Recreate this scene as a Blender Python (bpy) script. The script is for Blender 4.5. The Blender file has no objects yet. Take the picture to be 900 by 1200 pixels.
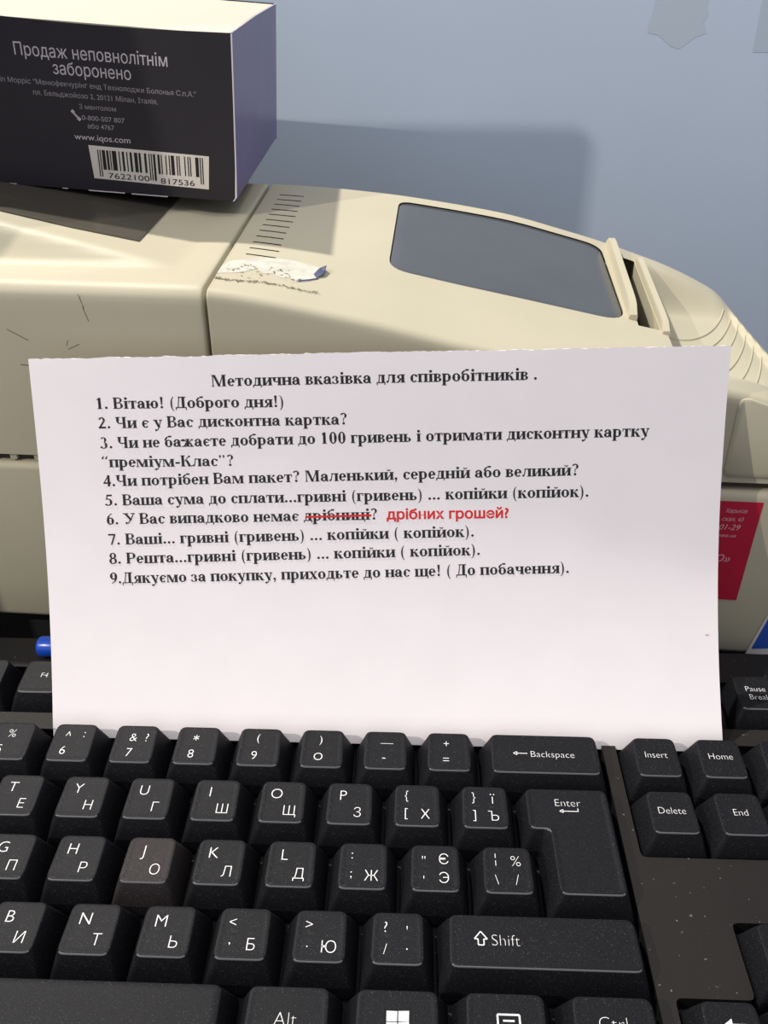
import bpy, bmesh, math, random
import numpy as np
from mathutils import Vector, Matrix, Euler
from mathutils.geometry import delaunay_2d_cdt
random.seed(7)
MM = 0.001
Z0 = 33.0            # height of the keyboard's working origin above the counter, in mm
TILT = math.radians(5)
sc = bpy.context.scene
COL = sc.collection

# ------------------------------------------------------------------ camera
cam_d = bpy.data.cameras.new('camera'); cam = bpy.data.objects.new('camera', cam_d); COL.objects.link(cam)
cam_d.sensor_fit = 'VERTICAL'; cam_d.sensor_height = 36; cam_d.lens = 991.4 / 1200 * 36
cam_d.clip_start = 0.01; cam_d.clip_end = 50
Rc = Matrix(((0.99948754, -0.01763773, 0.02671255), (0.03195993, 0.50313245, -0.86361814), (0.00179231, 0.86402931, 0.50343832)))
cam.matrix_world = Matrix.Translation(Vector((14.19, -183.89, 189.9 + Z0)) * MM) @ Rc.to_4x4()
sc.camera = cam
# ------------------------------------------------------------------ world, lights, exposure
sc.view_settings.view_transform = 'Standard'; sc.view_settings.look = 'None'
sc.view_settings.gamma = 1; sc.view_settings.use_curve_mapping = False
sc.view_settings.exposure = 0.0
w = bpy.data.worlds.new('world'); sc.world = w; w.use_nodes = True
w.node_tree.nodes['Background'].inputs[0].default_value = (0.88, 0.91, 1.0, 1)
w.node_tree.nodes['Background'].inputs[1].default_value = 0.52
def area(name, loc, target, size, power, color):
    l = bpy.data.lights.new(name, 'AREA'); l.shape = 'SQUARE'; l.size = size; l.energy = power; l.color = color
    o = bpy.data.objects.new(name, l); COL.objects.link(o)
    o.location = loc; o.rotation_euler = (Vector(target) - Vector(loc)).to_track_quat('-Z', 'Y').to_euler()
    return o
area('ceiling_lamp_rear', (-0.68, 0.522, 1.511), (0, 0.08, 0.17), 0.035, 30, (1.0, 0.95, 0.86))
area('ceiling_lamp_front', (-0.903, -0.618, 0.957), (0.0, 0.2, 0.17), 0.012, 8.5, (1.0, 0.93, 0.84))
area('ceiling_lamp_above', (0.15, -0.45, 1.5), (0.05, 0.05, 0.05), 0.5, 4, (1.0, 0.95, 0.93))

# ------------------------------------------------------------------ materials
def mat(name, color, rough=0.5, spec=0.5, noise=0, nscale=200, bump=0, bscale=800, speck=None, spscale=900, spthr=0.75, metal=0, coat=0, trans=0):
    m = bpy.data.materials.new(name); m.use_nodes = True; nt = m.node_tree; b = nt.nodes['Principled BSDF']
    b.inputs['Roughness'].default_value = rough; b.inputs['Specular IOR Level'].default_value = spec
    b.inputs['Metallic'].default_value = metal; b.inputs['Coat Weight'].default_value = coat; b.inputs['Coat Roughness'].default_value = .2
    b.inputs['Transmission Weight'].default_value = trans
    tc = nt.nodes.new('ShaderNodeTexCoord'); src = None
    col = (*color, 1)
    b.inputs['Base Color'].default_value = col
    def nz(scale, detail=3):
        n = nt.nodes.new('ShaderNodeTexNoise'); n.inputs['Scale'].default_value = scale; n.inputs['Detail'].default_value = detail
        nt.links.new(tc.outputs['Object'], n.inputs['Vector']); return n
    if noise:
        n = nz(nscale); mr = nt.nodes.new('ShaderNodeMapRange'); mr.inputs[1].default_value = .3; mr.inputs[2].default_value = .7
        mr.inputs[3].default_value = 1 - noise; mr.inputs[4].default_value = 1 + noise
        nt.links.new(n.outputs[0], mr.inputs[0])
        mx = nt.nodes.new('ShaderNodeVectorMath'); mx.operation = 'SCALE'; mx.inputs[0].default_value = color
        nt.links.new(mr.outputs[0], mx.inputs['Scale']); nt.links.new(mx.outputs[0], b.inputs['Base Color']); src = mx.outputs[0]
    if speck:
        n = nz(spscale, 1); mr = nt.nodes.new('ShaderNodeMapRange'); mr.inputs[1].default_value = spthr; mr.inputs[2].default_value = spthr + .04
        nt.links.new(n.outputs[0], mr.inputs[0])
        mix = nt.nodes.new('ShaderNodeMix'); mix.data_type = 'RGBA'
        nt.links.new(mr.outputs[0], mix.inputs[0])
        if src: nt.links.new(src, mix.inputs[6])
        else: mix.inputs[6].default_value = col
        mix.inputs[7].default_value = (*speck, 1)
        nt.links.new(mix.outputs[2], b.inputs['Base Color'])
    if bump:
        n = nz(bscale, 2); bp = nt.nodes.new('ShaderNodeBump'); bp.inputs['Strength'].default_value = bump; bp.inputs['Distance'].default_value = 0.0002
        nt.links.new(n.outputs[0], bp.inputs['Height']); nt.links.new(bp.outputs[0], b.inputs['Normal'])
    return m
def s2l(r, g, b):
    f = lambda c: ((c / 255 + .055) / 1.055) ** 2.4 if c > 10 else c / 255 / 12.92
    return (f(r), f(g), f(b))
M = dict(
    beige=mat('beige_plastic', s2l(186, 179, 156), .5, .35, noise=.03, nscale=25, bump=.12, bscale=1500),
    beige_dark=mat('beige_plastic_base', s2l(182, 175, 152), .55, .3, noise=.04, nscale=25, bump=.12, bscale=1500),
    slot=mat('dark_slot', s2l(62, 56, 46), .8),
    plinth=mat('black_rubber', s2l(26, 26, 28), .8),
    smoke=mat('smoked_window', s2l(78, 81, 86), .25, .7, noise=.08, nscale=30),
    edge_highlight=mat('key_edge_highlight', s2l(84, 84, 88), .35, .4),  # lighter grey standing in for light caught on the key front edges
    dark_panel=mat('dark_gloss_panel', s2l(78, 74, 66), .28, .5),  # recess colour with carton shade painted in; the added monitor's screen shares it
    key=mat('key_plastic', s2l(25, 25, 29), .5, .1, noise=.25, nscale=2500, bump=.25, bscale=3500, speck=s2l(66, 65, 64), spscale=3200, spthr=.68),
    key_worn=mat('key_plastic_dusty', s2l(46, 42, 43), .5, .1, noise=.18, nscale=2200, bump=.3, bscale=2600, speck=s2l(74, 70, 68), spscale=3200, spthr=.66),
    case=mat('case_plastic', s2l(38, 36, 35), .5, .12, noise=.1, nscale=30, bump=.3, bscale=2200, speck=s2l(110, 108, 104), spscale=900, spthr=.76),
    well=mat('well_plastic', s2l(22, 22, 24), .6, .3, speck=s2l(90, 86, 80), spscale=700, spthr=.72),
    legend=mat('legend_print', s2l(225, 225, 225), .6),
    paper=mat('sheet_paper', s2l(246, 239, 241), .8, .2, noise=.015, nscale=60, bump=.1, bscale=900),
    ink=mat('black_ink', s2l(26, 26, 30), .7),
    red_ink=mat('red_ink', s2l(222, 38, 38), .7),
    box_black=mat('carton_black', s2l(44, 40, 46), .55, .3, noise=.06, nscale=40),
    box_purple=mat('carton_purple', s2l(104, 86, 138), .3, .5, noise=.12, nscale=35),
    box_white=mat('carton_white', s2l(205, 196, 178), .7),
    box_edge=mat('carton_cut_edge', s2l(225, 218, 222), .7),
    box_ink=mat('carton_silver_ink', s2l(200, 190, 198), .5),
    box_ink_dim=mat('carton_grey_ink', s2l(150, 142, 150), .5),
    bar_white=mat('barcode_white', s2l(222, 214, 204), .6),
    bar_black=mat('barcode_black', s2l(20, 18, 22), .6),
    red_sticker=mat('red_sticker', s2l(188, 26, 58), .4, noise=.05, nscale=60),
    sticker_ink=mat('sticker_pale_ink', s2l(230, 175, 185), .5),
    blue_sticker=mat('blue_sticker', s2l(44, 84, 178), .4),
    white_sticker=mat('white_sticker', s2l(215, 210, 205), .5),
    residue=mat('glue_residue', s2l(196, 192, 180), .8, noise=.12, nscale=300),
    scuff=mat('scuff_grime', s2l(92, 84, 66), .8),
    blue_fold=mat('torn_blue_underside', s2l(52, 60, 96), .5),
    pen=mat('blue_pen_plastic', s2l(30, 84, 205), .25, .6),
    counter=mat('counter_black', s2l(30, 30, 33), .6, .3),
    grimewhite=mat('lint', s2l(190, 186, 180), .8),
)
# wall: painted panel, blue grey, faintly mottled
def wall_mat():
    m = mat('blue_grey_paint', s2l(196, 210, 228), .55, .3, noise=.03, nscale=9, bump=.08, bscale=300)
    return m
M['wall'] = wall_mat()

# ------------------------------------------------------------------ helpers
def link_mesh(name, me, material, parent=None, smooth=False, angle=None):
    if material and not me.materials: me.materials.append(material)
    o = bpy.data.objects.new(name, me); COL.objects.link(o)
    if parent: o.parent = parent
    if smooth:
        for p in me.polygons: p.use_smooth = True
        if angle is not None: me.set_sharp_from_angle(angle=math.radians(angle))
    return o
def obj(name, verts, faces, material, parent=None, smooth=False, angle=None):
    me = bpy.data.meshes.new(name); me.from_pydata([tuple(c * MM for c in v) for v in verts], [], faces); me.validate(); me.update()
    bm = bmesh.new(); bm.from_mesh(me); bmesh.ops.recalc_face_normals(bm, faces=bm.faces); bm.to_mesh(me); bm.free()
    return link_mesh(name, me, material, parent, smooth, angle)
def flat(name, verts, faces, material, parent=None):      # keeps winding
    me = bpy.data.meshes.new(name); me.from_pydata([tuple(c * MM for c in v) for v in verts], [], faces); me.update()
    return link_mesh(name, me, material, parent)
def thing(name, label, cat, loc=(0, 0, 0), rot=(0, 0, 0), group=None):
    o = bpy.data.objects.new(name, None); COL.objects.link(o); o.empty_display_size = .02
    o.location = Vector(loc) * MM; o.rotation_euler = rot
    o['label'] = label; o['category'] = cat
    if group: o['group'] = group
    return o
def box_vf(x0, x1, y0, y1, z0, z1):
    v = [(x, y, z) for z in (z0, z1) for y in (y0, y1) for x in (x0, x1)]
    return v, [(0, 2, 3, 1), (4, 5, 7, 6), (0, 1, 5, 4), (2, 6, 7, 3), (0, 4, 6, 2), (1, 3, 7, 5)]
def bevbox(name, x0, x1, y0, y1, z0, z1, r, material, parent=None, seg=3):
    v, f = box_vf(x0, x1, y0, y1, z0, z1)
    o = obj(name, v, f, material, parent)
    if r:
        bm = bmesh.new(); bm.from_mesh(o.data)
        bmesh.ops.bevel(bm, geom=bm.edges[:], offset=r * MM, segments=seg, profile=.5, affect='EDGES'); bm.to_mesh(o.data); bm.free()
        for p in o.data.polygons: p.use_smooth = True
        o.data.set_sharp_from_angle(angle=math.radians(40))
    return o
def round_poly(pts, r, seg=4):
    """pts: closed CCW/any polygon corners; returns rounded outline, seg+1 points a corner"""
    out = []; n = len(pts)
    rr = r if isinstance(r, (list, tuple)) else [r] * n
    for i in range(n):
        p = Vector(pts[i]); a = (Vector(pts[i - 1]) - p); b = (Vector(pts[(i + 1) % n]) - p)
        la, lb = a.length, b.length; a.normalize(); b.normalize()
        ang = math.acos(max(-1, min(1, a.dot(b)))); q = rr[i] / math.tan(ang / 2); q = min(q, la * .49, lb * .49)
        A = p + a * q; B = p + b * q
        for k in range(seg + 1):
            t = k / seg
            out.append(tuple(A * (1 - t) ** 2 + p * 2 * t * (1 - t) + B * t * t))
    return out
def inset(pts, d):
    """inset CCW polygon by d along mitred normals"""
    n = len(pts); out = []
    for i in range(n):
        p = Vector(pts[i]); e0 = (p - Vector(pts[i - 1])).normalized(); e1 = (Vector(pts[(i + 1) % n]) - p).normalized()
        n0 = Vector((-e0.y, e0.x)); n1 = Vector((-e1.y, e1.x)); k = 1 + n0.dot(n1)
        m = (n0 + n1) / max(k, .3); out.append(tuple(p + m * d))
    return out
def loft(rings, cap0=False, cap1=True):
    n = len(rings[0]); v = [p for r in rings for p in r]; f = []
    for k in range(len(rings) - 1):
        for i in range(n):
            j = (i + 1) % n; f.append((k * n + i, k * n + j, (k + 1) * n + j, (k + 1) * n + i))
    if cap0: f.append(tuple(reversed(range(n))))
    if cap1: f.append(tuple((len(rings) - 1) * n + i for i in range(n)))
    return v, f
def boolean(o, cutter, op='DIFFERENCE'):
    md = o.modifiers.new('b', 'BOOLEAN'); md.operation = op; md.solver = 'EXACT'; md.object = cutter
    bpy.context.view_layer.update()
    me = bpy.data.meshes.new_from_object(o.evaluated_get(bpy.context.evaluated_depsgraph_get()))
    old = o.data; o.modifiers.clear(); o.data = me; me.name = old.name
    bpy.data.objects.remove(cutter)
def text_mesh(body, size, offset=0.0, shear=0):
    c = bpy.data.curves.new('t', 'FONT'); c.body = body; c.size = 1; c.shear = shear; c.resolution_u = 4; c.fill_mode = 'NONE' if hasattr(c, 'fill_mode') else c.fill_mode
    o = bpy.data.objects.new('t', c); COL.objects.link(o); bpy.context.view_layer.update()
    me = bpy.data.meshes.new_from_object(o.evaluated_get(bpy.context.evaluated_depsgraph_get()))
    V = [Vector((p.co.x, p.co.y)) for p in me.vertices]; E_ = [tuple(e.vertices) for e in me.edges]
    bpy.data.objects.remove(o); bpy.data.curves.remove(c); bpy.data.meshes.remove(me)
    if offset:                                            # thicken or thin the strokes along the outline normals
        loops = []; start = 0; adj = {i: set() for i in range(len(V))}
        for a, b in E_: adj[a].add(b); adj[b].add(a)
        for i in range(len(V)):
            if i + 1 not in adj[i]: loops.append(list(range(start, i + 1))); start = i + 1
        ar = [sum(V[l[k - 1]].x * V[l[k]].y - V[l[k]].x * V[l[k - 1]].y for k in range(len(l))) for l in loops]
        V2 = list(V); off = offset / size
        def inside(p, l):
            c = False
            for k in range(len(l)):
                a, b = V[l[k - 1]], V[l[k]]
                if (a.y > p.y) != (b.y > p.y) and p.x < a.x + (p.y - a.y) / (b.y - a.y) * (b.x - a.x): c = not c
            return c
        for li, l in enumerate(loops):
            depth = sum(inside(V[l[0]], q) for qi, q in enumerate(loops) if qi != li)
            sg = (1 if ar[li] > 0 else -1) * (1 if depth % 2 == 0 else -1)
            l = [k for j, k in enumerate(l) if (V[k] - V[l[j - 1]]).length > 1e-5]
            for j, k in enumerate(l):
                e0 = (V[k] - V[l[j - 1]]).normalized(); e1 = (V[l[(j + 1) % len(l)]] - V[k]).normalized()
                n0 = Vector((e0.y, -e0.x)); n1 = Vector((e1.y, -e1.x)); V2[k] = V[k] + (n0 + n1) / max(1 + n0.dot(n1), .5) * off * sg
        V = V2
    r = delaunay_2d_cdt(V, E_, [], 0, 1e-6)
    P = np.array([tuple(p) for p in r[0]]); Tr = [tuple(q) for q in r[2]]; A = np.array([tuple(V[e[0]]) for e in E_]); B = np.array([tuple(V[e[1]]) for e in E_])
    Cn = np.array([P[list(t)].mean(0) for t in Tr]); keep = []
    dy = np.where(np.abs(B[:, 1] - A[:, 1]) < 1e-12, 1e-12, B[:, 1] - A[:, 1])
    for k, (cx_, cy_) in enumerate(Cn):                   # even-odd rule keeps the counters open
        hit = ((A[:, 1] > cy_) != (B[:, 1] > cy_)) & (cx_ < A[:, 0] + (cy_ - A[:, 1]) / dy * (B[:, 0] - A[:, 0]))
        if hit.sum() % 2: keep.append(Tr[k])
    used = sorted({i for t in keep for i in t}); ix = {u_: n_ for n_, u_ in enumerate(used)}
    return [(P[i][0] * size, P[i][1] * size) for i in used], [tuple(ix[i] for i in t) for t in keep]
def bounds(v):
    xs = [p[0] for p in v]; ys = [p[1] for p in v]; return min(xs), max(xs), min(ys), max(ys)
def fit_text(body, x0, x1, size, offset=0.0, y=0, shear=0):
    """text stretched to span x0..x1, baseline y, size in mm"""
    v, f = text_mesh(body, size, offset, shear); a, b, _, _ = bounds(v)
    k = (x1 - x0) / (b - a)
    return [((p[0] - a) * k + x0, p[1] + y) for p in v], f
class Flat:                                             # a bag of flat shapes
    def __init__(s): s.v = []; s.f = []
    def poly(s, pts): n = len(s.v); s.v += list(pts); s.f.append(tuple(range(n, n + len(pts))))
    def add(s, v, f): n = len(s.v); s.v += list(v); s.f += [tuple(i + n for i in q) for q in f]
    def rect(s, x0, x1, y0, y1): s.poly([(x0, y0), (x1, y0), (x1, y1), (x0, y1)])
    def line(s, x0, y0, x1, y1, w):
        d = Vector((x1 - x0, y1 - y0)).normalized() * w / 2; s.poly([(x0 + d.y, y0 - d.x), (x1 + d.y, y1 - d.x), (x1 - d.y, y1 + d.x), (x0 - d.y, y0 + d.x)])

# ------------------------------------------------------------------ bold serif lettering (printed sheet)
class Glyph(Flat):
    def __init__(s, sx=1, sy=1): super().__init__(); s.sx = sx; s.sy = sy
    def r(s, x0, x1, y0, y1): s.rect(x0, x1, y0, y1)
    def stem(s, x, y0=0, y1=46, sb=1, st=1, w=15):
        x *= s.sx; y0 *= s.sy; y1 *= s.sy
        s.r(x, x + w, y0, y1)
        if sb: s.r(x - 5, x + w + 5, y0, y0 + 4)
        if st: s.r(x - 5, x + w + 5, y1 - 4, y1)
    def bar(s, x0, x1, y, t=5):
        t = max(t, 5.5); s.r(x0 * s.sx, x1 * s.sx, y * s.sy - t / 2, y * s.sy + t / 2)
    def ln(s, x0, y0, x1, y1, w):
        x0 *= s.sx; x1 *= s.sx; y0 *= s.sy; y1 *= s.sy
        s.poly([(x0, y0), (x0 + w, y0), (x1 + w, y1), (x1, y1)] if y1 > y0 else [(x1, y1), (x1 + w, y1), (x0 + w, y0), (x0, y0)])
    def arc(s, cx, cy, rx, ry, a0=0, a1=360, tk=15, tn=6):
        cx *= s.sx; rx *= s.sx; cy *= s.sy; ry *= s.sy; n = max(6, int(abs(a1 - a0) / 18)); b = len(s.v)
        for i in range(n + 1):
            a = math.radians(a0 + (a1 - a0) * i / n); t = tn + (tk - tn) * abs(math.cos(a)) ** 1.5
            s.v += [(cx + rx * math.cos(a), cy + ry * math.sin(a)), (cx + (rx - t) * math.cos(a), cy + (ry - tn - .2 * (t - tn)) * math.sin(a))]
        for i in range(n): k = b + 2 * i; s.f.append((k, k + 2, k + 3, k + 1))
    def dot(s, x, y, r=7):
        x *= s.sx; y *= s.sy; s.poly([(x + r * math.cos(i * math.pi / 4), y + r * math.sin(i * math.pi / 4)) for i in range(8)])
def G(ch):
    g = Glyph(); A, S, B, L, D = g.arc, g.stem, g.bar, g.ln, g.dot; W = 50
    cap = ch in 'МВДЧКУР'; c = ch.lower() if cap and ch not in 'УР' else ch
    if cap: g.sx = 1.28; g.sy = 1.457
    if c == 'а': S(27, 4, 33, 0, 0); g.r(34, 46, 0, 5); A(23, 31, 18, 15, 0, 150); D(10, 33, 6); A(19, 13.5, 17, 13.5, 60, 330); B(22, 30, 25, 4); W = 49
    elif c == 'б': A(25, 22, 22, 22); A(30, 42, 27, 22, 110, 190, 10, 7); B(24, 43, 63, 9); W = 50
    elif c == 'в': S(5); A(24, 35, 17, 11, -90, 90, 13, 4); A(24, 12.5, 20, 12.5, -90, 90, 14, 4); B(15, 25, 44, 4); B(15, 26, 24, 3.5); B(15, 26, 2, 4); W = 47
    elif c == 'г': S(5); B(5, 38, 44, 4.5); g.r(33, 38, 32, 46); W = 41
    elif c == 'д': L(11, 3, 17, 45, 5); S(30, 2, 46, 0, 0); B(13, 48, 44, 4); B(2, 50, 2.2, 4.5); g.r(2 * g.sx, 2 * g.sx + 5, -11, 4); g.r(50 * g.sx - 5, 50 * g.sx, -11, 4); W = 53
    elif c == 'е': A(23, 23, 20, 23, 0, 318); B(10, 42, 24, 4.5); W = 45
    elif c == 'є': A(24, 23, 20, 23, 42, 318); B(10, 33, 24, 4.5); D(38, 36, 5); W = 44
    elif c == 'ж': S(29); A(10, 38, 0.1, 0.1); [g.ln(*q) for q in ((30, 23, 12, 43, 5), (12, 2, 24, 24, 11), (41, 23, 58, 43, 5), (55, 2, 43, 24, 11))]; B(2, 22, 2, 4); B(50, 70, 2, 4); D(10, 41, 5.5); D(62, 41, 5.5); W = 73
    elif c == 'з': A(17, 34, 17, 12, -90, 140, 13, 4); A(17, 13, 20, 13, -140, 90, 14, 4); D(6, 37, 5.5); D(5, 9, 5.5); W = 41
    elif c in 'ий': S(5); S(37); L(16, 5, 37, 36, 6); W = 56
    elif c == 'і': S(8); D(15, 60, 8); W = 29
    elif c == 'к': S(5); L(18, 22, 34, 41, 5); D(40, 41, 6); L(36, 0, 22, 26, 14); B(32, 53, 2, 4); W = 53
    elif c == 'л': S(35); L(10, 4, 17, 44, 5); B(14, 50, 44, 4); D(8, 6, 6); W = 55
    elif c == 'м': S(50); S(6, 0, 46, 1, 1, 5); L(30, 0, 8, 46, 14); L(32, 0, 50, 44, 5); W = 71
    elif c == 'н': S(5); S(37); B(15, 40, 23, 5); W = 56
    elif c == 'о': A(25, 23, 22, 23); W = 50
    elif c == 'п': S(5); S(37); B(5, 50, 44, 4.5); W = 56
    elif c == 'р': S(5, -21, 46); A(27, 23, 22, 23, -130, 130); W = 54
    elif c == 'с': A(24, 23, 20, 23, 42, 318); D(37, 36, 6); W = 44
    elif c == 'т': S(17, 0, 46, 1, 0); B(2, 46, 44, 4.5); g.r(2, 6, 31, 46); g.r(42, 46, 31, 46); W = 48
    elif c == 'у': L(25, 0, 4, 46, 14); L(27, 0, 40, 44, 5); L(18, -17, 28, 4, 5); D(13, -15, 6.5); B(0, 23, 44, 4); B(33, 50, 44, 4); W = 50
    elif c == 'х': L(31, 0, 4, 46, 15); L(8, 2, 38, 44, 5); B(0, 22, 44, 4); B(31, 49, 44, 4); B(0, 18, 2, 4); B(27, 50, 2, 4); W = 50
    elif c == 'ц': S(5); S(37); B(5, 55, 2, 4.5); g.r(52, 57, -11, 4); W = 57
    elif c == 'ч': S(33); A(22, 32, 17, 15, 180, 290, 13, 5); S(5, 30, 46, 0, 1); B(18, 36, 20, 4.5); W = 53
    elif c in 'шщ':
        S(5); S(33); S(61); B(5, 70, 2, 4.5); W = 80
        if c == 'щ': g.r(76, 81, -11, 4); B(70, 81, 2, 4.5)
    elif c == 'ь': S(5); A(24, 13, 20, 13, -90, 90, 14, 4); B(15, 25, 24, 4); B(15, 25, 2, 4); W = 48
    elif c == 'ю': S(5); B(15, 34, 23, 5); A(49, 23, 21, 23); W = 74
    elif c == 'я': S(31); A(25, 33, 18, 13, 90, 270, 13, 4); B(24, 36, 44, 4); B(24, 36, 21, 4); L(8, 2, 22, 22, 11); B(2, 17, 2, 4); W = 51
    elif c == 'У': L(30, 18, 4, 46, 15); L(30, 14, 46, 44, 6); L(20, 2, 32, 22, 6); D(15, 5, 7); B(0, 24, 44.5, 5); B(36, 54, 44.5, 5); W = 54
    elif c == 'Р': S(5); A(24, 32.5, 20, 13.5, -90, 90, 15, 5); B(15, 25, 44, 6); B(15, 25, 21, 6); W = 47
    elif c == '1': S(18, 0, 66, 1, 0); g.poly([(8, 56), (18, 60), (32, 68), (18, 52)])
    elif c == '2': A(23, 48, 19, 20, -10, 160, 13, 7); L(4, 6, 30, 44, 11); g.r(4, 44, 0, 11)
    elif c == '3': A(20, 52, 18, 16, -70, 150, 13, 5); A(20, 19, 22, 20, -130, 80, 14, 5); D(7, 8, 6)
    elif c == '4': S(27, 0, 68, 0, 0, 13); g.r(3, 46, 16, 25); L(3, 20, 28, 62, 6)
    elif c == '5': g.r(12, 43, 57, 67); L(7, 36, 12, 60, 6); A(20, 21, 23, 22, -130, 110, 14, 6); D(7, 6, 6)
    elif c == '6': A(25, 21, 21, 22); A(42, 22, 38, 46, 100, 185, 12, 4)
    elif c == '7': g.r(4, 45, 57, 67); L(16, 0, 37, 60, 9)
    elif c == '8': A(25, 50, 19, 18, tk=12); A(25, 18, 22, 19, tk=13)
    elif c == '9': A(25, 46, 21, 22); A(8, 45, 38, 46, -80, 5, 12, 4)
    elif c == '0': A(25, 33, 21, 35)
    elif c == '.': D(12, 7, 7.5); W = 25
    elif c == ',': D(12, 7, 7.5); L(7, -13, 14, 4, 5); W = 25
    elif c == '!': D(16, 7, 7.5); g.poly([(13, 20), (19, 20), (23, 67), (9, 67)]); W = 33
    elif c == '?': D(22, 7, 7.5); A(22, 52, 18, 16, -60, 160, 12, 6); g.r(20, 24, 18, 38); L(20, 36, 28, 42, 6); W = 46
    elif c == '(': A(32, 25, 24, 45, 105, 255, 9, 3); W = 33
    elif c == ')': A(0, 25, 24, 45, -75, 75, 9, 3); W = 33
    elif c == '-': g.r(4, 29, 17, 27); W = 33
    elif c in '“”':
        for x in (12, 32):
            D(x, 55 if c == '“' else 60, 6); L(x - 2, 56, x + 3, 68, 5) if c == '“' else L(x - 3, 48, x + 1, 60, 5)
        W = 46
    elif c == ' ': W = 25
    if c == 'й' : A(28, 64, 12, 12, 200, 340, 7, 5)
    if cap: W *= 1.25
    return g.v, g.f, W
_gc = {}
def serif(s, x0, x1, em):
    """returns (x,y) in mm along the baseline"""
    x = 0; V = []; F = []
    for ch in s:
        if ch not in _gc: _gc[ch] = G(ch)
        v, f, W = _gc[ch]; n = len(V); V += [(p[0] + x, p[1]) for p in v]; F += [tuple(i + n for i in q) for q in f]; x += W
    a, b, _, _ = bounds(V); k = (x1 - x0) / (b - a)
    return [((p[0] - a) * k + x0, p[1] * em / 100) for p in V], F

# ------------------------------------------------------------------ setting: wall, counter
wl = bevbox('wall_back', -900, 900, 300, 320, 0, 430, 1, M['wall']); wl['kind'] = 'structure'
cn = bevbox('counter', -600, 600, -330, 299.5, -30, 0, 2, M['counter']); cn['label'] = 'black counter top under the keyboard and the printer'; cn['category'] = 'counter'
# pale marks left on the wall
def irregular(cx, cz, rx, rz, n=22, j=.3, y=299.85):
    return [(cx + rx * math.cos(a) * k, y, cz + rz * math.sin(a) * k) for a, k in ((i * 2 * math.pi / n, 1 + random.uniform(-j, j)) for i in range(n))]
flat('tape_mark', irregular(143, 192 + Z0, 15, 13, 22, .16), [tuple(reversed(range(22)))], mat('tape_mark_film', s2l(188, 201, 214), .6), wl)
v, f = box_vf(182, 240, 299.8, 299.95, 176 + Z0, 215 + Z0)
obj('adhesive_film', v, f, mat('adhesive_film_grey', s2l(184, 198, 212), .55), wl)

# ------------------------------------------------------------------ printer
PR = thing('receipt_printer', 'beige plastic receipt printer with a grey window behind the printed sheet', 'printer', (0, 68, Z0), (0, 0, -math.atan(.05)))
SS = [-300, -48, -33, -20, 4, 28, 49, 85, 110, 121, 135, 146, 161, 170]
FF = [120, 118.6, 116.5, 114, 109.5, 103.8, 99.8, 94.5, 91.3, 90, 85.5, 81, 73, 66]
BB = [132.5, 132.5, 132, 131.3, 129.2, 126, 122.6, 113, 104.7, 100.2, 93.3, 82, 63, 50]
def interp(x, X, Y):
    if x <= X[0]: return Y[0]
    for i in range(len(X) - 1):
        if x <= X[i + 1]:
            t = (x - X[i]) / (X[i + 1] - X[i]); return Y[i] * (1 - t) + Y[i + 1] * t
    return Y[-1]
def sm(x, X, Y, w=9): return sum(interp(x + d, X, Y) * k for d, k in ((-w, .15), (-w / 2, .2), (0, .3), (w / 2, .2), (w, .15)))
def top(s, t): return sm(s, SS, FF) * (1 - t / 110) + sm(s, SS, BB, 9 if s < 90 else 3.5) * t / 110
def ss(x): x = max(0, min(1, x)); return x * x * (3 - 2 * x)
def hump(s, t):
    h = max(0, min(12, (-62 - s) * .16)); return h * ss((t - 16) / (h * .95 + 2))
def tray(s, t):
    if s < 100.8 or t < 10 or t > 99: return 0
    rim = 139 + max(0, (92 - t)) * .1
    d = 13 * max(0, 1 - (s - 101) / (rim - 101)) ** .8 + 2.2 * ss((rim - s) / 2.0)
    d *= ss((s - 100.8) / 1.2) * ss((98.5 - t) / 13) * ss((t - 12) / 7)
    return d
def shell(name, s0, s1, ds, hf, zb=60.0, fr=5.0, tmax=110, mt=M['beige'], dt=2.0, br=3.0):
    """housing: for each s a closed section, front wall, rounded shoulder, top surface, back wall"""
    rings = []; n = int(round((s1 - s0) / ds)); S_ = [s0 + (s1 - s0) * i / n for i in range(n + 1)]
    er = 1.0
    for i, s in enumerate(S_):
        ring = [(s, 0, zb), (s, 0, zb + 5)]
        zt = hf(s, 0) ; z0 = zt - fr * 1.0
        ring.append((s, 0, (zb + z0) / 2)); ring.append((s, 0, z0 - 3))
        for k in range(7):
            a = math.pi / 2 * k / 6; t = fr * (1 - math.cos(a)); z = z0 + (hf(s, fr) - z0) * math.sin(a)
            ring.append((s, t, z))
        m = int((tmax - fr - br) / dt)
        for k in range(1, m + 1):
            t = fr + (tmax - fr - br) * k / m; ring.append((s, t, hf(s, t)))
        zt = hf(s, tmax - br)
        for k in range(1, 5):
            a = math.pi / 2 * k / 4; ring.append((s, tmax - br + br * math.sin(a), zt - br * (1 - math.cos(a))))
        ring.append((s, tmax, zb))
        rings.append(ring)
    # small rounded shoulders at both ends
    def shrink(ring, s, d):
        cz = 0; out = []
        for (x, t, z) in ring: out.append((s, min(max(t, d), tmax - d), max(z - d, zb)))
        return out
    full = [shrink(rings[0], s0, .7)] + [[(s0 + .25, p[1], p[2]) for p in shrink(rings[0], s0, .2)]] + [[(s0 + .8, p[1], p[2]) for p in rings[0]]] + rings[1:-1] + [[(s1 - .8, p[1], p[2]) for p in rings[-1]]] + [[(s1 - .25, p[1], p[2]) for p in shrink(rings[-1], s1, .2)]] + [shrink(rings[-1], s1, .7)]
    v, f = loft(full, True, True)
    return obj(name, v, f, mt, PR, True, 50)
shell('left_housing', -175, -49.7, 2.0, lambda s, t: top(s, t) + hump(s, t), tmax=150 if False else 110)
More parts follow.
